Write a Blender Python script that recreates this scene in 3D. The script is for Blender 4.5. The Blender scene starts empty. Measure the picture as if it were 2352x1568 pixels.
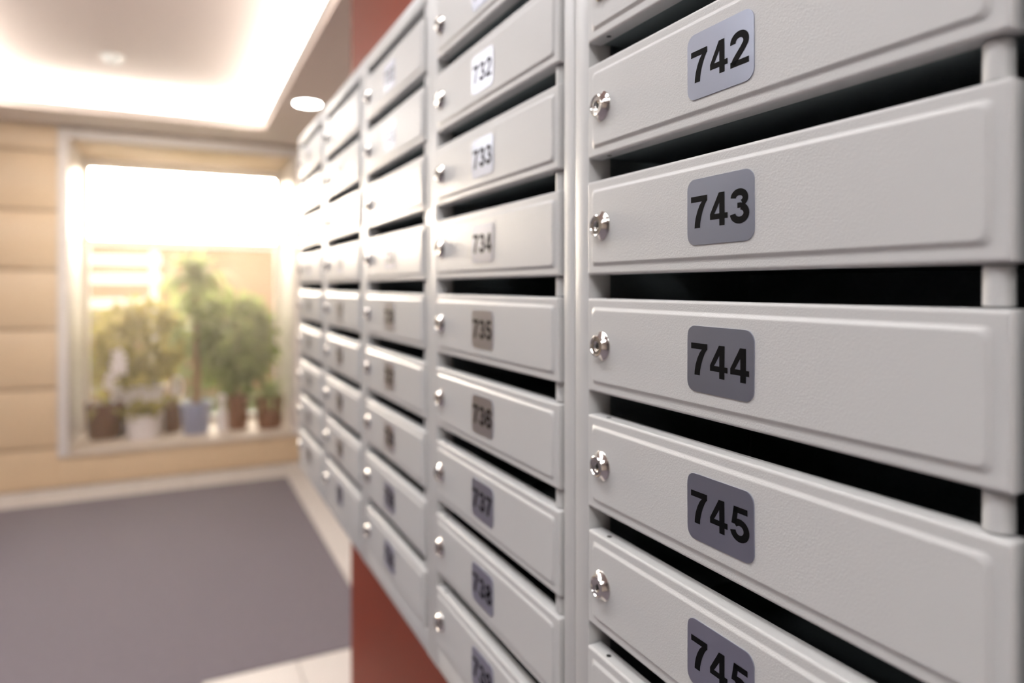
import bpy, bmesh, math, random
from mathutils import Vector, Matrix

# ------------------------------------------------------------------ camera, sky, exposure
sc = bpy.context.scene
C = sc.collection
PI = math.pi
EYE = 1.55                                   # camera height above the floor

cam_d = bpy.data.cameras.new('camera')
cam = bpy.data.objects.new('camera', cam_d); C.objects.link(cam)
cam.location = (0, 0, EYE)
cam.rotation_euler = (PI/2, 0, -math.radians(26.18))
cam_d.sensor_width = 36; cam_d.lens = 24
cam_d.shift_y = -125/2352
cam_d.clip_start = 0.02
cam_d.dof.use_dof = True
cam_d.dof.focus_distance = 0.475
cam_d.dof.aperture_fstop = 3.1
sc.camera = cam

world = bpy.data.worlds.new('sky'); sc.world = world
world.use_nodes = True
wn = world.node_tree
bg = wn.nodes['Background']
sky = wn.nodes.new('ShaderNodeTexSky')
sky.sky_type = 'NISHITA'
sky.sun_disc = False
sky.sun_elevation = math.radians(12)
sky.sun_rotation = 0.0
sky.air_density = 1.6
sky.dust_density = 4.0
sky.ozone_density = 0.6
hs = wn.nodes.new('ShaderNodeHueSaturation'); hs.inputs['Saturation'].default_value = .38
wn.links.new(sky.outputs[0], hs.inputs['Color'])
wn.links.new(hs.outputs[0], bg.inputs[0])
bg.inputs[1].default_value = 1.6

LED_POWER = 17.0
PANEL_POWER = 18.0
LINEAR_POWER = 20.0
DOWN_POWER = 40.0

sc.view_settings.view_transform = 'Standard'
sc.view_settings.look = 'None'
sc.view_settings.gamma = 1.0
sc.view_settings.use_curve_mapping = False
sc.view_settings.exposure = 0.0
sc.cycles.max_bounces = 6; sc.cycles.diffuse_bounces = 3; sc.cycles.glossy_bounces = 3
sc.cycles.transmission_bounces = 3; sc.cycles.volume_bounces = 0; sc.cycles.transparent_max_bounces = 8
sc.cycles.volume_step_rate = 4.0; sc.cycles.adaptive_threshold = .04

# ------------------------------------------------------------------ materials
def srgb(r, g, b):
    f = lambda c: (c/255/12.92) if c/255 <= .04045 else ((c/255+.055)/1.055)**2.4
    return (f(r), f(g), f(b), 1)

def mat(name, col, rough=.5, metal=0., bump=None, spec=.5, vary=None, coat=0.):
    """Principled; bump = (scale, strength, distance); vary = (scale, amount) noise on the colour."""
    m = bpy.data.materials.new(name); m.use_nodes = True
    nt = m.node_tree; b = nt.nodes['Principled BSDF']
    b.inputs['Base Color'].default_value = col
    b.inputs['Roughness'].default_value = rough
    b.inputs['Metallic'].default_value = metal
    b.inputs['Specular IOR Level'].default_value = spec
    b.inputs['Coat Weight'].default_value = coat
    tc = nt.nodes.new('ShaderNodeTexCoord')
    if bump:
        n = nt.nodes.new('ShaderNodeTexNoise'); n.inputs['Scale'].default_value = bump[0]
        n.inputs['Detail'].default_value = 2
        bp = nt.nodes.new('ShaderNodeBump'); bp.inputs['Strength'].default_value = bump[1]
        bp.inputs['Distance'].default_value = bump[2]
        nt.links.new(tc.outputs['Object'], n.inputs['Vector'])
        nt.links.new(n.outputs['Fac'], bp.inputs['Height'])
        nt.links.new(bp.outputs[0], b.inputs['Normal'])
    if vary:
        n = nt.nodes.new('ShaderNodeTexNoise'); n.inputs['Scale'].default_value = vary[0]
        n.inputs['Detail'].default_value = 4
        mx = nt.nodes.new('ShaderNodeMix'); mx.data_type = 'RGBA'
        k = vary[1]
        mx.inputs['A'].default_value = (col[0]*(1-k), col[1]*(1-k), col[2]*(1-k), 1)
        mx.inputs['B'].default_value = (min(1, col[0]*(1+k)), min(1, col[1]*(1+k)), min(1, col[2]*(1+k)), 1)
        nt.links.new(tc.outputs['Object'], n.inputs['Vector'])
        nt.links.new(n.outputs['Fac'], mx.inputs['Factor'])
        nt.links.new(mx.outputs['Result'], b.inputs['Base Color'])
    return m

def emit(name, col, s):
    m = bpy.data.materials.new(name); m.use_nodes = True
    nt = m.node_tree; nt.nodes.clear()
    e = nt.nodes.new('ShaderNodeEmission'); o = nt.nodes.new('ShaderNodeOutputMaterial')
    e.inputs[0].default_value = col; e.inputs[1].default_value = s
    nt.links.new(e.outputs[0], o.inputs[0])
    return m

def leafmat(name, col):
    m = bpy.data.materials.new(name); m.use_nodes = True
    nt = m.node_tree; b = nt.nodes['Principled BSDF']; o = nt.nodes['Material Output']
    n = nt.nodes.new('ShaderNodeTexNoise'); n.inputs['Scale'].default_value = 9
    tc = nt.nodes.new('ShaderNodeTexCoord'); nt.links.new(tc.outputs['Object'], n.inputs['Vector'])
    mx = nt.nodes.new('ShaderNodeMix'); mx.data_type = 'RGBA'
    mx.inputs['A'].default_value = (col[0]*.6, col[1]*.65, col[2]*.5, 1)
    mx.inputs['B'].default_value = (min(1, col[0]*1.4), min(1, col[1]*1.35), col[2]*1.3, 1)
    nt.links.new(n.outputs['Fac'], mx.inputs['Factor'])
    nt.links.new(mx.outputs['Result'], b.inputs['Base Color'])
    b.inputs['Roughness'].default_value = .45
    t = nt.nodes.new('ShaderNodeBsdfTranslucent'); nt.links.new(mx.outputs['Result'], t.inputs[0])
    s = nt.nodes.new('ShaderNodeMixShader'); s.inputs[0].default_value = .6
    nt.links.new(b.outputs[0], s.inputs[1]); nt.links.new(t.outputs[0], s.inputs[2])
    nt.links.new(s.outputs[0], o.inputs[0])
    return m

def glassmat():
    m = bpy.data.materials.new('window_glass'); m.use_nodes = True
    nt = m.node_tree; nt.nodes.clear()
    o = nt.nodes.new('ShaderNodeOutputMaterial'); s = nt.nodes.new('ShaderNodeMixShader')
    t = nt.nodes.new('ShaderNodeBsdfTransparent'); t.inputs[0].default_value = (.96, .97, .96, 1)
    g = nt.nodes.new('ShaderNodeBsdfGlossy'); g.inputs['Roughness'].default_value = .02
    f = nt.nodes.new('ShaderNodeFresnel'); f.inputs[0].default_value = 1.45
    nt.links.new(f.outputs[0], s.inputs[0]); nt.links.new(t.outputs[0], s.inputs[1]); nt.links.new(g.outputs[0], s.inputs[2])
    nt.links.new(s.outputs[0], o.inputs[0])
    return m

M = dict(
    paint=mat('grey_white_powder_coat', (.585, .585, .58, 1), .33, spec=.36, bump=(900, .34, .0006)),
    dark=mat('shaded_steel_inside', (.20, .24, .25, 1), .6),  # inside darkened in colour to keep the slots in shade
    chrome=mat('chrome', (.74, .73, .70, 1), .14, 1.0),
    keyhole=mat('keyhole_black', (.01, .01, .01, 1), .5),
    sticker=mat('brushed_silver_foil', (.45, .49, .60, 1), .30, 1.0, bump=(1500, .10, .0003)),
    ink=mat('black_ink', (.004, .004, .005, 1), .55, spec=.06),
    orange=mat('terracotta_laminate', srgb(130, 44, 18), .6, spec=.2, vary=(3, .10)),
    siding=mat('beige_panel', srgb(234, 204, 166), .32, vary=(1.5, .04)),
    groove=mat('panel_backing', srgb(190, 158, 120), .7),
    ceil=mat('ceiling_paint', srgb(232, 218, 211), .8),
    wall=mat('wall_paint', srgb(206, 196, 188), .7),
    wall_dim=mat('grey_wall_paint', srgb(138, 138, 143), .7),
    tile=mat('white_floor_tile', srgb(226, 220, 217), .48, vary=(6, .03)),
    grout=mat('tile_grout', srgb(170, 162, 155), .8),
    mat_=mat('entrance_mat_pile', srgb(132, 125, 135), .95, bump=(260, .8, .004), vary=(40, .12)),
    white=mat('white_trim_paint', srgb(240, 232, 228), .4),
    sill=mat('cream_sill', srgb(225, 208, 192), .75, vary=(4, .05)),
    glass=glassmat(),
    led=emit('led_diffuser', (1, .93, .84, 1), LED_POWER),
    panel=emit('panel_diffuser', (1, .98, .98, 1), PANEL_POWER),
    linear=emit('linear_diffuser', (1, .98, .98, 1), LINEAR_POWER),
    down=emit('downlight_lens', (1, .95, .9, 1), DOWN_POWER),
    metal=mat('white_lamp_metal', srgb(235, 235, 232), .4),
    pot_brown=mat('brown_glazed_pot', srgb(104, 58, 32), .35, vary=(8, .15)),
    pot_tan=mat('terracotta_pot', srgb(122, 74, 42), .5, vary=(8, .12)),
    pot_white=mat('white_ceramic', srgb(238, 230, 230), .3),
    pot_blue=mat('blue_grey_pot', srgb(150, 156, 186), .35),
    soil=mat('potting_soil', (.03, .02, .012, 1), .95, bump=(60, .8, .01)),
    trunk=mat('pale_bark', srgb(150, 116, 82), .8, bump=(40, .5, .004)),
    leaf_olive=leafmat('olive_leaf', (.42, .36, .10)),
    leaf_green=leafmat('green_leaf', (.25, .30, .09)),
    leaf_light=leafmat('light_green_leaf', (.42, .50, .20)),
    petal=mat('white_petal', srgb(246, 238, 240), .6),
    grass=mat('lawn', (.12, .14, .04, 1), .9, vary=(3, .3)),
    brick=mat('tan_plaster', srgb(160, 116, 84), .8, vary=(3, .12)),
    roofm=mat('roof_tile', srgb(150, 90, 66), .8),
    dglass=mat('dark_window_glass', (.05, .06, .07, 1), .1),
)

# ------------------------------------------------------------------ mesh helpers
def link(o):
    C.objects.link(o); return o

def ob(name, me, material=None, parent=None, loc=(0, 0, 0)):
    o = link(bpy.data.objects.new(name, me))
    if material is not None and len(me.materials) == 0:
        for m in (material if isinstance(material, (list, tuple)) else [material]): me.materials.append(m)
    o.location = loc
    if parent is not None: o.parent = parent
    return o

def tag(o, label=None, cat=None, group=None, kind=None):
    if label: o['label'] = label
    if cat: o['category'] = cat
    if group: o['group'] = group
    if kind: o['kind'] = kind
    return o

def thing(name, loc, label, cat, group=None):
    o = link(bpy.data.objects.new(name, None)); o.location = loc; o.empty_display_size = .1
    return tag(o, label, cat, group)

def bm_mesh(name, bm, smooth=None):
    bmesh.ops.recalc_face_normals(bm, faces=bm.faces)
    me = bpy.data.meshes.new(name); bm.to_mesh(me); bm.free()
    if smooth is not None:
        for p in me.polygons: p.use_smooth = True
        me.set_sharp_from_angle(angle=math.radians(smooth))
    return me

def add_box(bm, a, b, mi=0):
    x0, y0, z0 = a; x1, y1, z1 = b
    v = [bm.verts.new(p) for p in ((x0,y0,z0),(x1,y0,z0),(x1,y1,z0),(x0,y1,z0),(x0,y0,z1),(x1,y0,z1),(x1,y1,z1),(x0,y1,z1))]
    fs = []
    for i in ((3,2,1,0),(4,5,6,7),(0,1,5,4),(1,2,6,5),(2,3,7,6),(3,0,4,7)):
        f = bm.faces.new([v[k] for k in i]); f.material_index = mi; fs.append(f)
    return fs

def box_mesh(name, a, b, bevel=0., segs=2):
    bm = bmesh.new(); add_box(bm, a, b)
    if bevel:
        bmesh.ops.bevel(bm, geom=bm.edges[:], offset=bevel, segments=segs, affect='EDGES', profile=.5)
    return bm_mesh(name, bm, 40 if bevel else None)

def box(name, a, b, material, parent=None, bevel=0., segs=2):
    return ob(name, box_mesh(name, a, b, bevel, segs), material, parent)

def lathe(name, prof, n=32, axis='z', mis=None, close_end=True):
    """prof: list of (r, h). Axis z (up) or -x (out of a door front)."""
    bm = bmesh.new(); rings = []
    for r, h in prof:
        ring = []
        if r <= 1e-6:
            p = (0, 0, h) if axis == 'z' else (-h, 0, 0)
            ring = [bm.verts.new(p)]
        else:
            for k in range(n):
                t = 2*PI*k/n
                p = (r*math.cos(t), r*math.sin(t), h) if axis == 'z' else (-h, r*math.cos(t), r*math.sin(t))
                ring.append(bm.verts.new(p))
        rings.append(ring)
    for i in range(len(rings)-1):
        A, B = rings[i], rings[i+1]
        for k in range(n):
            a0, a1 = A[k % len(A)], A[(k+1) % len(A)]; b0, b1 = B[k % len(B)], B[(k+1) % len(B)]
            vs = []
            for v in (a0, a1, b1, b0):
                if v not in vs: vs.append(v)
            if len(vs) >= 3:
                f = bm.faces.new(vs)
                if mis: f.material_index = mis[i]
    return bm, rings

def lathe_mesh(name, prof, n=32, axis='z', mis=None, smooth=35):
    bm, _ = lathe(name, prof, n, axis, mis)
    return bm_mesh(name, bm, smooth)

def rrect(w, h, r, seg, cy=0., cz=0.):
    """Rounded rectangle in the y-z plane, seg+1 points per corner."""
    pts = []
    for (sy, sz, a0) in ((1, 1, 0), (-1, 1, 90), (-1, -1, 180), (1, -1, 270)):
        for k in range(seg+1):
            t = math.radians(a0 + 90*k/seg)
            pts.append((cy + sy*(w/2-r) + r*math.cos(t), cz + sz*(h/2-r) + r*math.sin(t)))
    return pts

# ------------------------------------------------------------------ the setting: lobby shell
XL, XR, YB, YF = -3.2, 1.3, -2.6, 6.27          # room extents
ZS, ZT = EYE+1.25, EYE+1.45                     # soffit and tray heights
TX0, TX1, TY0, TY1 = -1.2, .63, 2.75, 5.74      # ceiling tray
WX0, WX1, WZ0, WZ1, YG = -.745, .93, .27, 2.70, 7.1   # window bay opening and glass plane

floor = tag(box('floor', (XL-.1, YB-.1, -.15), (XR+.1, YF+.06, -.010), M['grout']),
            'white tiled lobby floor around an inset dark mat', kind='structure')
T = .36; J = .002
tile_me = {}
def tile(x0, y0, x1, y1):
    k = (round(x1-x0, 3), round(y1-y0, 3))
    if k not in tile_me:
        tile_me[k] = box_mesh('tile', (J, J, -.010), (k[0]-J, k[1]-J, 0), .0015, 1); tile_me[k].materials.append(M['tile'])
    ob('tile', tile_me[k], None, floor, (x0, y0, 0))
xs = [.09+T*i for i in range(4)] + [XR]
ys_near = [2.94-T*i for i in range(0, 8)]
for i in range(4):
    for j in range(7): tile(xs[i], ys_near[j+1], xs[i+1], ys_near[j])
for i in range(2, 4):
    for j in range(8): tile(xs[i], 2.94+T*j, xs[i+1], 2.94+T*(j+1))
xfar = [.09-T*i for i in range(9, 0, -1)] + xs
for i in range(len(xfar)-1):
    x0, x1 = max(xfar[i], XL), xfar[i+1]
    tile(x0, 5.82, x1, 6.18); tile(x0, 6.18, x1, YF)

bm = bmesh.new()
poly = [(XL+.02, YB+.3), (.087, YB+.3), (.087, 2.943), (.807, 2.943), (.807, 5.817), (XL+.02, 5.817)]
low = [bm.verts.new((x, y, -.010)) for x, y in poly]; top = [bm.verts.new((x, y, .004)) for x, y in poly]
bm.faces.new(top); bm.faces.new(low[::-1])
for k in range(6): bm.faces.new((low[k], low[(k+1) % 6], top[(k+1) % 6], top[k]))
tag(ob('entrance_mat', bm_mesh('entrance_mat', bm), M['mat_']),
    'large dark grey entrance mat set into the white tiled floor', 'mat')

# ceiling: lowered soffit with a rectangular tray
bm = bmesh.new()
def quad(*p): return bm.faces.new([bm.verts.new(q) for q in p])
X0, X1, Y0, Y1 = XL-.1, XR+.1, YB-.1, YF+.06
for a, b in (((X0, Y0), (X1, TY0)), ((X0, TY1), (X1, Y1)), ((X0, TY0), (TX0, TY1)), ((TX1, TY0), (X1, TY1))):
    add_box(bm, (a[0], a[1], ZS), (b[0], b[1], ZT))
add_box(bm, (X0, Y0, ZT), (X1, Y1, ZT+.06))
tag(ob('ceiling', bm_mesh('ceiling', bm), M['ceil']), 'pale ceiling with a lowered border around a glowing tray', kind='structure')

# walls
bm = bmesh.new(); add_box(bm, (.555, YB, 0), (.76, 2.43, ZS))
ed = [e for e in bm.edges if all(abs(v.co.y-2.43) < 1e-4 for v in e.verts) and abs(e.verts[0].co.x-e.verts[1].co.x) < 1e-4]
bmesh.ops.bevel(bm, geom=ed, offset=.012, segments=4, affect='EDGES', profile=.5)
tag(ob('wall_right', bm_mesh('wall_right', bm, 40), M['orange']), 'terracotta orange wall that carries the mailboxes', kind='structure')
tag(box('wall_alcove', (XR, YB, -.01), (XR+.1, YF, ZS), M['wall']), 'pale wall of the alcove behind the orange wall', kind='structure')
tag(box('wall_left', (XL-.1, YB, -.01), (XL, YF, ZS), M['wall_dim']), 'grey lobby wall opposite the mailboxes', kind='structure')
tag(box('wall_back', (XL-.1, YB-.1, -.01), (XR+.1, YB, ZS), M['wall']), 'pale lobby wall behind the viewer', kind='structure')

# window wall: backing with an opening, wide beige boards laid on it
bm = bmesh.new()
for a, b in (((XL-.1, 0), (WX0, ZS)), ((WX1, 0), (XR+.1, ZS)), ((WX0, 0), (WX1, WZ0-.03)), ((WX0, WZ1), (WX1, ZS))):
    add_box(bm, (a[0], YF+.012, a[1]-(.01 if a[1] == 0 else 0)), (b[0], YF+.06, b[1]))
wf = tag(ob('wall_far', bm_mesh('wall_far', bm), M['groove']), 'beige panelled wall around the bright window', kind='structure')
zc = [0, EYE-1.233, EYE-.778, EYE-.322, EYE+.13, EYE+.585, EYE+1.04, ZS]
G = .010
def plank(x0, x1, z0, z1): box('plank', (x0, YF-.012, z0+G), (x1, YF+.012, z1-G), M['siding'], wf, .006, 2)
for k in range(7):
    plank(XL, WX0-.075, zc[k], zc[k+1])
    plank(WX1+.075, XR, zc[k], zc[k+1])
plank(WX0-.075, WX1+.075, 0, WZ0-.03)

# window bay: casing, deep sill, reveals, frame, panes
win = link(bpy.data.objects.new('window_1', None)); win.location = (.09, YG, WZ0)
tag(win, 'deep white framed bay window with plants on its sill', kind='structure')
def wpart(name, a, b, m, bevel=.004):
    o = box(name, tuple(a[i]-win.location[i] for i in range(3)), tuple(b[i]-win.location[i] for i in range(3)), m, win, bevel)
    return o
wpart('casing', (WX0-.075, YF-.03, WZ0-.03), (WX0, YF+.012, WZ1+.075), M['white'])
wpart('casing', (WX1, YF-.03, WZ0-.03), (WX1+.075, YF+.012, WZ1+.075), M['white'])
wpart('casing', (WX0, YF-.03, WZ1), (WX1, YF+.012, WZ1+.075), M['white'])
wpart('sill', (WX0, YF-.035, WZ0-.03), (WX1, YG+.10, WZ0), M['sill'])
wpart('jamb', (WX0-.05, YF+.012, WZ0-.03), (WX0, YG+.10, WZ1+.05), M['white'])
wpart('jamb', (WX1, YF+.012, WZ0-.03), (WX1+.05, YG+.10, WZ1+.05), M['white'])
wpart('head', (WX0, YF+.012, WZ1), (WX1, YG+.10, WZ1+.05), M['siding'])
ZTR = 1.965
wpart('stile', (WX0, YG, WZ0), (WX0+.05, YG+.07, WZ1), M['white'])
wpart('stile', (WX1-.05, YG, WZ0), (WX1, YG+.07, WZ1), M['white'])
wpart('rail', (WX0+.05, YG, WZ0), (WX1-.05, YG+.07, WZ0+.06), M['white'])
wpart('rail', (WX0+.05, YG, WZ1-.09), (WX1-.05, YG+.07, WZ1), M['white'])
wpart('transom', (WX0+.05, YG, ZTR-.02), (WX1-.05, YG+.07, ZTR+.02), M['white'])
wpart('pane', (WX0+.05, YG+.03, WZ0+.06), (WX1-.05, YG+.036, ZTR-.02), M['glass'], 0)
wpart('pane', (WX0+.05, YG+.03, ZTR+.02), (WX1-.05, YG+.036, WZ1-.09), M['glass'], 0)

# ------------------------------------------------------------------ lamps of the lobby and added lights
def strip(loc, size, label):
    t = thing('led_strip', loc, label, 'light', 'cove light strips')
    dx, dy = size
    box('diffuser', (-dx/2, -dy/2, -.06), (dx/2, dy/2, .06), M['led'], t)
    e = .004
    nx, ny = (dx/2, dy/2)
    for z0, z1 in ((-.07, -.061), (.061, .07)):
        box('profile', (-nx-e*(dx < .1), -ny-e*(dy < .1), z0), (nx+e*(dx < .1), ny+e*(dy < .1), z1), M['metal'], t)
zl = ZS+.115
strip(((TX0+TX1)/2, TY1-.012, zl), (TX1-TX0-.06, .016), 'glowing cove light strip along the ceiling edge above the window')
strip((TX1-.012, (TY0+TY1)/2, zl), (.016, TY1-TY0-.06), 'glowing cove light strip along the ceiling edge on the mailbox side')
strip((TX0+.012, (TY0+TY1)/2, zl), (.016, TY1-TY0-.06), 'glowing cove light strip along the ceiling edge away from the mailboxes')
strip(((TX0+TX1)/2, TY0+.012, zl), (TX1-TX0-.06, .016), 'glowing cove light strip along the ceiling edge nearest the viewer')

def downlight(x, y, label):
    t = thing('downlight', (x, y, ZS), label, 'light', 'recessed downlights')
    ob('trim_ring', lathe_mesh('trim_ring', [(.085, -.001), (.105, -.001), (.108, -.006), (.102, -.012), (.086, -.010), (.085, -.001)], 32), M['metal'], t)
    ob('lens', lathe_mesh('lens', [(0, -.003), (.084, -.003), (.084, -.007), (0, -.009)], 32), M['down'], t)
downlight(.80, 4.77, 'small round downlight in the lowered ceiling above the far mailboxes')

def panel(x, y, label):
    t = thing('ceiling_panel_light', (x, y, ZS), label, 'light', 'square ceiling panel lights')
    for a, b in (((-.31, -.31), (.31, -.29)), ((-.31, .29), (.31, .31)), ((-.31, -.29), (-.29, .29)), ((.29, -.29), (.31, .29))):
        box('frame', (a[0], a[1], -.014), (b[0], b[1], -.001), M['metal'], t)
    box('diffuser', (-.289, -.289, -.010), (.289, .289, -.002), M['panel'], t)
def linear(x, y, L, label):
    t = thing('added_linear_light', (x, y, ZS), label, 'light')
    box('housing', (-.09, -L/2-.01, -.030), (.09, L/2+.01, -.001), M['metal'], t, .003, 1)
    box('diffuser', (-.08, -L/2, -.040), (.08, L/2, -.0305), M['linear'], t)
linear(-.28, 1.30, 2.2, 'long unseen light added over the mailboxes for their edge highlights')  # added light, unseen; its length draws highlights along the door edges
panel(-2.0, 4.7, 'unseen square panel light added beside the glowing tray to brighten the far wall')  # added out of view to lift the far wall and pots
panel(-.7, -.6, 'square white ceiling panel light behind the viewer')
panel(-.4, -1.7, 'unseen square panel light added farthest behind the viewer as fill')  # added unseen fill for the door edges that face the viewer
panel(-2.2, 1.9, 'square white ceiling panel light away from the mailboxes, before the tray')

t = thing('smoke_detector', (-.36, 4.95, ZT), 'round white smoke detector on the ceiling inside the glowing tray', 'smoke detector')
ob('base', lathe_mesh('base', [(0, -.001), (.062, -.001), (.064, -.012), (.058, -.016), (0, -.016)], 32), M['metal'], t)
ob('sensor_cap', lathe_mesh('sensor_cap', [(.045, -.016), (.046, -.03), (.036, -.042), (0, -.044)], 32), M['metal'], t)

# ------------------------------------------------------------------ mailbox banks
D = .335                       # distance of the mailbox fronts from the camera
BW, BH, BD = .40, .997, .22    # one bank: width, height, depth
ZB = EYE-.545
ROW = .104
def row_z(r): return EYE + .0524 + ROW*(3-r) - ZB
DH = .083                      # door height
DY0, DY1 = -.174, .1745
DX = -.002                     # door front, proud of the stiles

def make_door_mesh():
    w, h = DY1-DY0, DH; cy = (DY0+DY1)/2; S = 5
    lay = []
    def L(x, inset, r): lay.append((x, rrect(w-2*inset, h-2*inset, r, S, cy)))
    L(.010, .0012, .0010)
    L(.014-.002, .0002, .0012)
    L(.012, 0, .0014)
    b = .0022
    for k in range(5):
        a = PI/2*k/4
        L(DX + b*(1-math.sin(a)), b*(1-math.cos(a)), max(.0004, .0014-b*(1-math.cos(a))*.5))
    L(DX, b+.0004, .0008)
    L(DX, .0072, .0034)
    L(DX, .0076, .0035)
    L(DX-.0004, .0083, .0040)
    L(DX-.0016, .0099, .0052)
    L(DX-.0020, .0106, .0056)
    L(DX-.0020, .0110, .0058)
    bm = bmesh.new(); rings = []
    for x, pts in lay: rings.append([bm.verts.new((x, y, z)) for y, z in pts])
    n = len(rings[0])
    for A, B in zip(rings, rings[1:]):
        for k in range(n): bm.faces.new((A[k], A[(k+1) % n], B[(k+1) % n], B[k]))
    bm.faces.new(rings[-1])
    me = bm_mesh('door', bm, 50); me.materials.append(M['paint']); return me
door_me = make_door_mesh()
PANEL_X = DX-.0020
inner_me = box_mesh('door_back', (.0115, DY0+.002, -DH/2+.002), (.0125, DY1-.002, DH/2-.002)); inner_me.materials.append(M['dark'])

def make_lock_mesh():
    prof = [(.0128, -.001), (.0128, .0006), (.0125, .0010), (.0119, .0014), (.0096, .0054), (.0092, .0061), (.0085, .0065),
            (.0078, .0064), (.0074, .0058), (.0042, .0058), (.0035, .0052), (.0020, .0048), (0, .0048)]
    bm, _ = lathe('lock', prof, 40, 'x')
    for f in bm.faces: f.material_index = 0
    # the key slot: a small dark bar standing a hair proud of the plug
    add_box(bm, (-.00515, -.0006, -.0034), (-.0047, .0006, .0034), 1)
    add_box(bm, (-.00518, -.0017, -.0012), (-.0047, .0017, .0012), 1)
    me = bm_mesh('lock', bm, 28); me.materials.append(M['chrome']); me.materials.append(M['keyhole']); return me
lock_me = make_lock_mesh()
hole_me = lathe_mesh('pin_hole', [(0, 0), (.0022, 0), (.0022, .00025), (0, .00025)], 14); hole_me.materials.append(M['keyhole'])

# ---- bold grotesque digits, drawn in a box one unit high
def arc(cx, cy, rx, ry, a0, a1, n=22):
    return [(cx+rx*math.cos(math.radians(a0+(a1-a0)*k/n)), cy+ry*math.sin(math.radians(a0+(a1-a0)*k/n))) for k in range(n+1)]
def ribbon(pts, t, closed=False):
    n = len(pts); out = []
    for i in range(n):
        p = Vector(pts[i])
        a = Vector(pts[(i-1) % n]) if (closed or i > 0) else p
        b = Vector(pts[(i+1) % n]) if (closed or i < n-1) else p
        d = (b-a).normalized(); nn = Vector((-d.y, d.x))
        out.append((p+nn*t/2, p-nn*t/2))
    return [[out[i][0], out[i][1], out[(i+1) % n][1], out[(i+1) % n][0]] for i in range(n if closed else n-1)]
def rect(x0, y0, x1, y1): return [(x0, y0), (x1, y0), (x1, y1), (x0, y1)]
W_ = .205
six = ribbon(arc(.338, .312, .242, .222, 0, 360, 36)[:-1], W_, True) + ribbon(arc(.375, .50, .275, .41, 28, 205, 26), W_)
leg7o = [(.665, .855), (.565, .70), (.48, .52), (.415, .32), (.375, .14), (.365, 0)]
leg7i = [(.445, .815), (.35, .70), (.26, .52), (.19, .32), (.155, .14), (.145, 0)]
DIG = {
    '0': ribbon(arc(.335, .5, .243, .415, 0, 360, 40)[:-1], W_, True),
    '1': [rect(.27, 0, .46, 1), [(.06, .64), (.27, .75), (.27, .99), (.22, .90), (.06, .80)]],
    '2': ribbon(arc(.335, .70, .235, .21, 186, -28, 26) + [(.44, .47), (.30, .33), (.17, .19), (.10, .07)], W_) + [rect(0, 0, .665, .175)],
    '3': ribbon(arc(.325, .735, .215, .175, 178, -62, 26), W_*.97) + ribbon(arc(.33, .29, .243, .203, 78, -176, 28), W_) + [rect(.255, .445, .40, .60)],
    '4': [rect(.36, 0, .56, 1), rect(0, .20, .36, .37), rect(.56, .20, .675, .37), [(0, .37), (.165, .37), (.36, .69), (.36, 1), (.345, 1)]],
    '5': [rect(.13, .825, .62, 1), [(.13, 1), (.30, 1), (.235, .60), (.205, .475), (.04, .475)]] + ribbon(arc(.335, .325, .243, .238, 138, -172, 30), W_),
    '6': six,
    '7': [rect(0, .815, .665, 1)] + [[leg7i[k], leg7o[k], leg7o[k+1], leg7i[k+1]] for k in range(5)] + [[(.445, .815), (.665, .815), (.665, .855)]],
    '8': ribbon(arc(.335, .745, .205, .168, 0, 360, 34)[:-1], W_*.95, True) + ribbon(arc(.335, .288, .243, .200, 0, 360, 36)[:-1], W_, True),
    '9': [[(.67-p[0], 1-p[1]) for p in q] for q in six],
}
SW, SH, SR = .063, .0465, .0075
def make_sticker_mesh(text):
    bm = bmesh.new()
    pts = rrect(SW, SH, SR, 6)
    a = [bm.verts.new((0.0004, y, z)) for y, z in pts]; b = [bm.verts.new((-.00025, y, z)) for y, z in pts]
    n = len(pts)
    bm.faces.new(b)
    for k in range(n): bm.faces.new((a[k], a[(k+1) % n], b[(k+1) % n], b[k]))
    H = .0225; HW = .0248; adv = .775*HW; x0 = -(2*adv + .67*HW)/2
    inks = []
    for i, ch in enumerate(text):
        for poly in DIG[ch]:
            vs = [bm.verts.new((-.00034, -(x0+i*adv+p[0]*HW), (p[1]-.5)*H-.0002)) for p in poly]
            f = bm.faces.new(vs); f.material_index = 1
            inks.append(f)
    me = bpy.data.meshes.new('number_sticker')
    bm.normal_update()
    for f in bm.faces:
        if abs(f.normal.x) > .9 and f.normal.x > 0: f.normal_flip()
    bm.to_mesh(me); bm.free()
    me.materials.append(M['sticker']); me.materials.append(M['ink']); return me

stile_l = box_mesh('stile', (0, .176, 0), (.024, .1995, BH), .0012, 2)
stile_r = box_mesh('stile', (0, -.1995, 0), (.024, -.180, BH), .0012, 2)
ztop = row_z(0)+DH/2+.021
zbot = row_z(8)-DH/2-.0015
rail_t = box_mesh('top_rail', (.0006, -.180, ztop), (.024, .176, BH-.0005), .001, 2)
rail_b = box_mesh('bottom_rail', (.0006, -.180, .0005), (.024, .176, zbot), .001, 2)
for m_ in (stile_l, stile_r, rail_t, rail_b): m_.materials.append(M['paint'])
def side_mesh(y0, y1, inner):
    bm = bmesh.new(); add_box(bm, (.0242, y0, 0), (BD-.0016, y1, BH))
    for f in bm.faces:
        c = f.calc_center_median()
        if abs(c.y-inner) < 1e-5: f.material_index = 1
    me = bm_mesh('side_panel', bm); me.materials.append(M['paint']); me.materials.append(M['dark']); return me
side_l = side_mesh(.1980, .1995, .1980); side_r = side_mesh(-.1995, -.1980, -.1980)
back_me = box_mesh('back_panel', (BD-.0015, -.1995, 0), (BD, .1995, BH)); back_me.materials.append(M['dark'])
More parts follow.
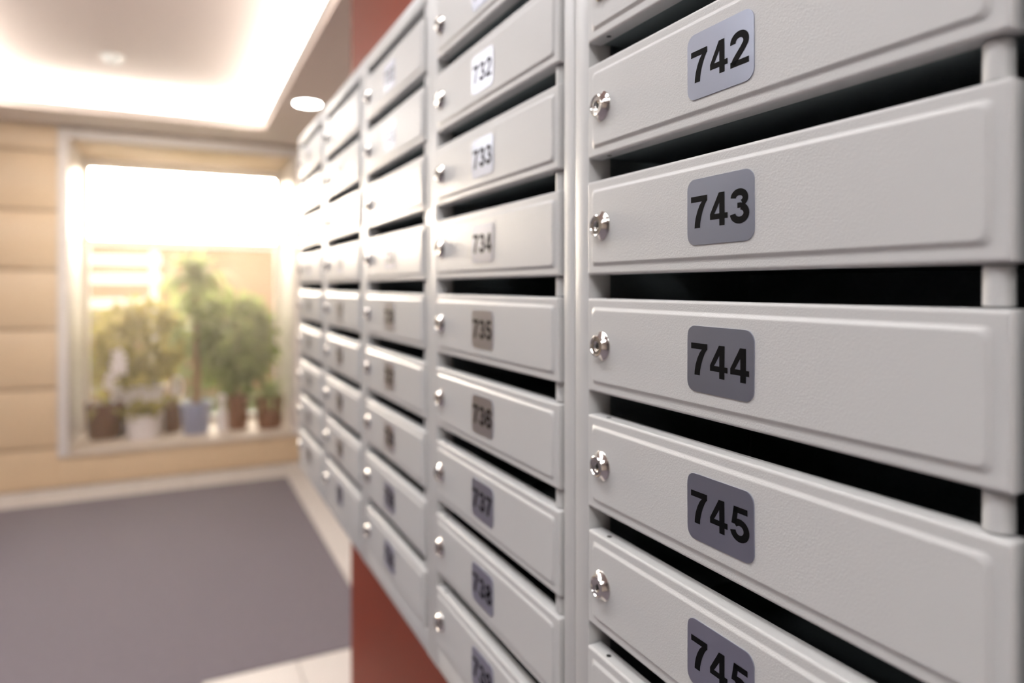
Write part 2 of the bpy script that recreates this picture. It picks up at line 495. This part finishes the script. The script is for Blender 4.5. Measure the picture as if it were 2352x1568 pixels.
def cap_mesh(z0, z1, inner):
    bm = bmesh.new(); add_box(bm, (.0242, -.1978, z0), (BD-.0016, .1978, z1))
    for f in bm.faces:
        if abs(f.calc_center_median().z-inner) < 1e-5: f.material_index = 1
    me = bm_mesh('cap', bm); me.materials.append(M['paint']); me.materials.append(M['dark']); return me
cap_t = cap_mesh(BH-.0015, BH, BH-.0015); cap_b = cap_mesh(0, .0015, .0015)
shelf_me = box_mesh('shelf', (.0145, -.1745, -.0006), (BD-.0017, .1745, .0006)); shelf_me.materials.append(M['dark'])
barrel_me = lathe_mesh('hinge_barrel', [(0, -.0095), (.0062, -.0095), (.0066, -.0090), (.0066, .0090), (.0062, .0095), (0, .0095)], 28)
barrel_me.materials.append(M['paint'])

rng = random.Random(4)
banks = [
    ('grey metal mailbox bank nearest the viewer, with sharp door numbers 742 to 745', 740, .348),
    ('grey metal mailbox bank with numbers 731 to 739, second from the viewer', 731, .748),
    ('grey metal mailbox bank in soft focus, in the middle of the row of five', 722, 1.148),
    ('grey metal mailbox bank between the middle one and the farthest one', 713, 1.548),
    ('grey metal mailbox bank farthest away, next to the window', 704, 1.948),
]
for label, first, yc in banks:
    t = thing('mailbox_bank', (D, yc, ZB), label, 'mailbox', 'wall-hung mailbox banks')
    ob('stile', stile_l, None, t); ob('stile', stile_r, None, t)
    ob('top_rail', rail_t, None, t); ob('bottom_rail', rail_b, None, t)
    ob('side_panel', side_l, None, t); ob('side_panel', side_r, None, t)
    ob('back_panel', back_me, None, t); ob('top_panel', cap_t, None, t); ob('bottom_panel', cap_b, None, t)
    for r in range(9):
        n = first + r
        if n == 746: n = 745                       # the photograph repeats 745 on this door
        z = row_z(r)
        d = ob('door', door_me, None, t, (0, 0, z))
        d.rotation_euler = (0, rng.uniform(-.003, .003), rng.uniform(-.0025, .0025))
        d['label'] = 'mailbox door with number %d' % n
        ob('door_back', inner_me, None, d)
        lk = ob('lock', lock_me, None, d, (PANEL_X, .149, .0005)); lk.rotation_euler.x = rng.uniform(-.35, .35)
        lk['label'] = 'chrome key lock'
        st = ob('number_sticker', make_sticker_mesh(str(n)), None, d, (PANEL_X-.0004, .006, rng.uniform(-.0004, .0010)))
        st.rotation_euler.x = rng.uniform(-.012, .012)
        st['label'] = 'silver sticker with black number %d' % n
        ob('pin_hole', hole_me, None, d, (.0045, .150, DH/2)); ob('pin_hole', hole_me, None, d, (.0045, .150, -DH/2-.00025))
        ob('shelf', shelf_me, None, t, (0, 0, z-DH/2+.003))
        ob('hinge_barrel', barrel_me, None, t, (.0085, DY0+.011, z+DH/2+.0105))

# ------------------------------------------------------------------ pots and plants on the deep sill
def pot(t, rt, rb, h, m, rim=.012):
    ob('pot', lathe_mesh('pot', [(0, .001), (rb, .001), (rb+.004, .006), (rt-.006, h-rim*2.4), (rt, h-rim*2.2), (rt, h-.003), (rt-.004, h),
                                 (rt-.014, h), (rt-.018, h-.03), (0, h-.03)], 36), m, t)
    ob('soil', lathe_mesh('soil', [(0, h-.022), (rt*.5, h-.024), (rt-.019, h-.027), (rt-.019, h-.0285), (0, h-.0285)], 24), M['soil'], t)

def leaves(name, t, m, fn, n, seed):
    """n leaves; fn(rng) -> (position, direction, length, width)"""
    R = random.Random(seed); V = []; F = []
    for _ in range(n):
        p, d, l, w = fn(R)
        d = d.normalized(); s = d.cross(Vector((R.uniform(-1, 1), R.uniform(-1, 1), R.uniform(-.3, 1))))
        if s.length < 1e-3: continue
        s = s.normalized()*w/2; nrm = d.cross(s).normalized()
        k = len(V); mid = p + d*l*.45 + nrm*l*.06
        V += [p, mid+s, p+d*l-nrm*l*.08, mid-s, mid-nrm*w*.12]
        F += [(k, k+1, k+4), (k+1, k+2, k+4), (k+2, k+3, k+4), (k+3, k, k+4)]
    me = bpy.data.meshes.new(name); me.from_pydata([tuple(v) for v in V], [], F)
    return ob(name, me, m, t)

def tube(name, pts, r0, r1, m, t, n=10):
    bm = bmesh.new(); rings = []
    for i, p in enumerate(pts):
        p = Vector(p); a = Vector(pts[max(0, i-1)]); b = Vector(pts[min(len(pts)-1, i+1)])
        d = (b-a).normalized(); u = d.orthogonal().normalized(); v = d.cross(u)
        r = r0+(r1-r0)*i/(len(pts)-1)
        rings.append([bm.verts.new(p+u*r*math.cos(2*PI*k/n)+v*r*math.sin(2*PI*k/n)) for k in range(n)])
    for A, B in zip(rings, rings[1:]):
        for k in range(n): bm.faces.new((A[k], A[(k+1) % n], B[(k+1) % n], B[k]))
    bm.faces.new(rings[0]); bm.faces.new(rings[-1])
    return ob(name, bm_mesh(name, bm, 60), m, t)

def ball(c, r, hang=.2, l=(.07, .12), w=.05, sq=(1, 1, 1)):
    def f(R):
        while True:
            q = Vector((R.uniform(-1, 1), R.uniform(-1, 1), R.uniform(-1, 1)))
            if .25 < q.length < 1: break
        p = Vector((c[0]+q.x*r*sq[0], c[1]+q.y*r*sq[1], c[2]+q.z*r*sq[2]))
        d = q + Vector((R.uniform(-.6, .6), R.uniform(-.6, .6), R.uniform(-.6, .4)-hang))
        return p, d, R.uniform(*l), w*R.uniform(.7, 1.2)
    return f

def arch_leaves(t, m, base, n, length, width, seed, spread=1., up=1.):
    """long arching strap leaves, each a ribbon of its own in one foliage mesh"""
    R = random.Random(seed); V = []; F = []
    for _ in range(n):
        az = R.uniform(0, 2*PI); el = R.uniform(.25, 1.35)*up
        L = length*R.uniform(.7, 1.1); p = Vector(base)+Vector((0, 0, R.uniform(-.10, .04)))
        side = Vector((-math.sin(az), math.cos(az), 0))
        k0 = len(V)
        for i in range(7):
            f = i/6; w = width*math.sin(PI*(.12+.86*f))*.5+.001
            V += [p+side*w, p-side*w]
            e = el - f*1.7
            p = p + Vector((math.cos(az)*math.cos(e)*spread, math.sin(az)*math.cos(e)*spread, math.sin(e)))*L/6
        for i in range(6): a = k0+2*i; F.append((a, a+1, a+3, a+2))
    me = bpy.data.meshes.new('foliage'); me.from_pydata([tuple(v) for v in V], [], F)
    return ob('foliage', me, m, t)

Z0 = WZ0
# orchid
t = thing('potted_orchid', (-.545, 6.74, Z0), 'brown pot with a white-flowered orchid at the left end of the window sill', 'plant')
pot(t, .150, .120, .30, M['pot_brown'])
arch_leaves(t, M['leaf_olive'], (0, 0, .28), 9, .26, .06, 3)
tube('stem', [(0, 0, .27), (.02, -.01, .42), (.05, -.02, .56), (.08, -.03, .66), (.10, -.04, .71)], .005, .003, M['leaf_olive'], t, 6)
for k, (x, y, z, s) in enumerate(((.10, -.05, .70, .055), (.085, -.05, .61, .05), (.12, -.06, .575, .05), (.05, -.05, .52, .045), (.03, -.04, .45, .04), (.12, -.05, .64, .05))):
    bm = bmesh.new()
    for j in range(5):
        a = 2*PI*j/5+.3*k
        c = Vector((math.cos(a), -.25, math.sin(a)))*s*.6
        bmesh.ops.create_uvsphere(bm, u_segments=8, v_segments=6, radius=s*.55,
                                  matrix=Matrix.Translation(c) @ Matrix.Rotation(-a, 4, 'Y') @ Matrix.Diagonal((1, .25, .7, 1)))
    ob('blossom', bm_mesh('blossom', bm, 60), M['petal'], t, (x, y, z))
# low plant in a white pot
t = thing('potted_low_plant', (-.25, 6.58, Z0), 'round white ceramic pot with a low green plant on the sill', 'plant')
pot(t, .135, .115, .205, M['pot_white'])
leaves('foliage', t, M['leaf_olive'], ball((0, 0, .235), .13, .1, (.05, .09), .05, (1, 1, .35)), 160, 11)
# dracaena in blue pot
t = thing('potted_dracaena', (.155, 6.60, Z0), 'tall strap-leaved plant on a bare trunk in a blue-grey pot', 'plant')
pot(t, .135, .098, .275, M['pot_blue'])
tube('trunk', [(0, 0, .25), (.012, .01, .5), (-.01, 0, .8), (0, .01, 1.05), (.01, .02, 1.3)], .034, .022, M['trunk'], t)
arch_leaves(t, M['leaf_light'], (0, .01, 1.30), 90, .60, .075, 5, .62)
arch_leaves(t, M['leaf_light'], (0, .01, .95), 60, .55, .070, 6, .55)
# trough with an olive bush
t = thing('plant_trough', (-.30, 6.93, Z0), 'pale rectangular trough with an olive-coloured bush behind the white pot', 'plant')
bm = bmesh.new(); add_box(bm, (-.21, -.085, .001), (.21, .085, .40))
bmesh.ops.bevel(bm, geom=bm.edges[:], offset=.008, segments=2, affect='EDGES')
ob('trough', bm_mesh('trough', bm, 40), M['pot_white'], t)
ob('soil', box_mesh('soil', (-.195, -.07, .401), (.195, .07, .412), .004, 1), M['soil'], t)
for k, x in enumerate((-.12, .02, .14)):
    tube('stem', [(x, 0, .40), (x+.02, -.01, .6), (x-.01, 0, .85)], .008, .004, M['trunk'], t, 6)
leaves('foliage', t, M['leaf_olive'], ball((.02, -.08, .80), .36, .2, (.07, .12), .06, (.95, .42, 1.0)), 950, 12)
# small upturned pot with white vase on it
t = thing('brown_planter', (-.03, 6.73, Z0), 'small dark brown planter between the white pot and the blue-grey pot', 'planter')
pot(t, .074, .062, .26, M['pot_brown'], .010)
leaves('foliage', t, M['leaf_olive'], ball((-.02, 0, .27), .075, .1, (.04, .07), .03, (1, 1, .4)), 50, 13)
tag(ob('white_vase', lathe_mesh('white_vase', [(0, .0), (.035, 0), (.050, .03), (.056, .09), (.050, .15), (.034, .185), (.030, .20), (.024, .20), (.026, .18), (0, .17)], 28),
    M['pot_white'], None, (.0, 6.95, Z0+.262)), 'small egg-shaped white vase behind the dark brown planter', 'vase')
tag(ob('vase_stand', lathe_mesh('vase_stand', [(0, .001), (.075, .001), (.078, .012), (.05, .02), (.045, .24), (.07, .25), (.072, .261), (0, .261)], 28),
    M['pot_tan'], None, (.0, 6.95, Z0)), 'turned brown stand under the small white vase', 'stand')
# white bottle
t = thing('white_bottle', (.365, 6.56, Z0), 'slim pale bottle between the blue-grey pot and the brown pots', 'bottle')
ob('body', lathe_mesh('body', [(0, .001), (.036, .001), (.041, .008), (.041, .15), (.030, .20), (.018, .225), (.018, .262), (0, .262)], 24), M['pot_white'], t)
ob('stopper', lathe_mesh('stopper', [(0, .262), (.016, .262), (.030, .285), (.032, .305), (.022, .33), (0, .335)], 20), M['pot_white'], t)
# ficus and fern in brown pots
t = thing('potted_ficus', (.50, 6.64, Z0), 'narrow brown pot with a tall dark green bush, beside the pale bottle', 'plant')
pot(t, .096, .080, .30, M['pot_tan'])
tube('trunk', [(0, 0, .27), (-.01, .01, .5), (.01, .02, .8), (-.03, .03, 1.1)], .014, .007, M['trunk'], t, 8)
leaves('foliage', t, M['leaf_green'], ball((-.02, .10, .78), .45, .3, (.08, .13), .06, (.72, .55, 1.0)), 1150, 14)
t = thing('potted_fern', (.765, 6.58, Z0), 'wide brown pot with a pale green arching plant at the right end of the sill', 'plant')
pot(t, .130, .105, .29, M['pot_tan'])
arch_leaves(t, M['leaf_light'], (0, 0, .29), 60, .36, .04, 8, .55)

# ------------------------------------------------------------------ outside the window
tag(box('garden_lawn', (-30, YF+1.0, -.35), (34, 60, -.25), M['grass']), 'lawn outside the window', kind='structure')
t = thing('reflection_boards', (-1.05, 9.6, -.25), 'white boards standing in for bright reflected bars at the left of the window', 'stand-in boards')  # made-up boards for the bright bars, taken as reflections in the window
for z in (1.60, 1.90, 2.13): box('board', (-.9, -.02, z-.06), (.88, .02, z+.06), M['white'], t, .004, 1)
for x in (-.85, .80): box('post', (x-.04, .021, 0), (x+.04, .10, 2.25), M['white'], t, .004, 1)
t = thing('garden_wall', (.6, 12.6, -.25), 'high tan plastered wall at the end of the garden', 'wall')
box('wall', (-4.5, -.12, 0), (5.5, .12, 2.45), M['brick'], t)
box('coping', (-4.55, -.17, 2.451), (5.55, .17, 2.52), M['white'], t, .01, 1)
for x, y, r, lab in ((-1.3, 11.5, .8, 'round olive shrub before the garden wall, behind the white boards'),
                     (.6, 11.3, .8, 'large green shrub before the garden wall, in the middle of the window'),
                     (2.35, 11.2, .7, 'green shrub before the garden wall, on the right of the window')):
    t = thing('garden_shrub', (x, y, -.25), lab, 'shrub', 'shrubs in the garden')
    tube('stem', [(0, 0, 0), (.02, 0, .4), (0, .02, .9)], .04, .02, M['trunk'], t, 8)
    leaves('foliage', t, M['leaf_olive' if x < 0 else 'leaf_green'], ball((0, 0, .95), r, .1, (.10, .17), .09, (1, .7, .95)), 700, int(50+x*10))

# ------------------------------------------------------------------ haze volume added for the glow at the window
hm = bpy.data.materials.new('glow_haze'); hm.use_nodes = True
nt = hm.node_tree; nt.nodes.clear()
vs = nt.nodes.new('ShaderNodeVolumeScatter'); vs.inputs['Color'].default_value = (1, .89, .74, 1)
vs.inputs['Density'].default_value = .03; vs.inputs['Anisotropy'].default_value = .6
gm = nt.nodes.new('ShaderNodeNewGeometry'); sx = nt.nodes.new('ShaderNodeSeparateXYZ'); mr = nt.nodes.new('ShaderNodeMapRange')
mr.inputs['From Min'].default_value = 1.2; mr.inputs['From Max'].default_value = 7.0
mr.inputs['To Min'].default_value = 0; mr.inputs['To Max'].default_value = .037      # thicker towards the window
nt.links.new(gm.outputs['Position'], sx.inputs[0]); nt.links.new(sx.outputs['Y'], mr.inputs['Value']); nt.links.new(mr.outputs[0], vs.inputs['Density'])
vo = nt.nodes.new('ShaderNodeOutputMaterial'); nt.links.new(vs.outputs[0], vo.inputs['Volume'])
tag(box('haze', (XL+.01, YB+.01, .01), (XR-.01, YG-.01, ZT-.01), hm), 'haze volume added for the warm glow near the window', 'haze', kind='stuff')  # added volume, spreads the bright window into a warm glow
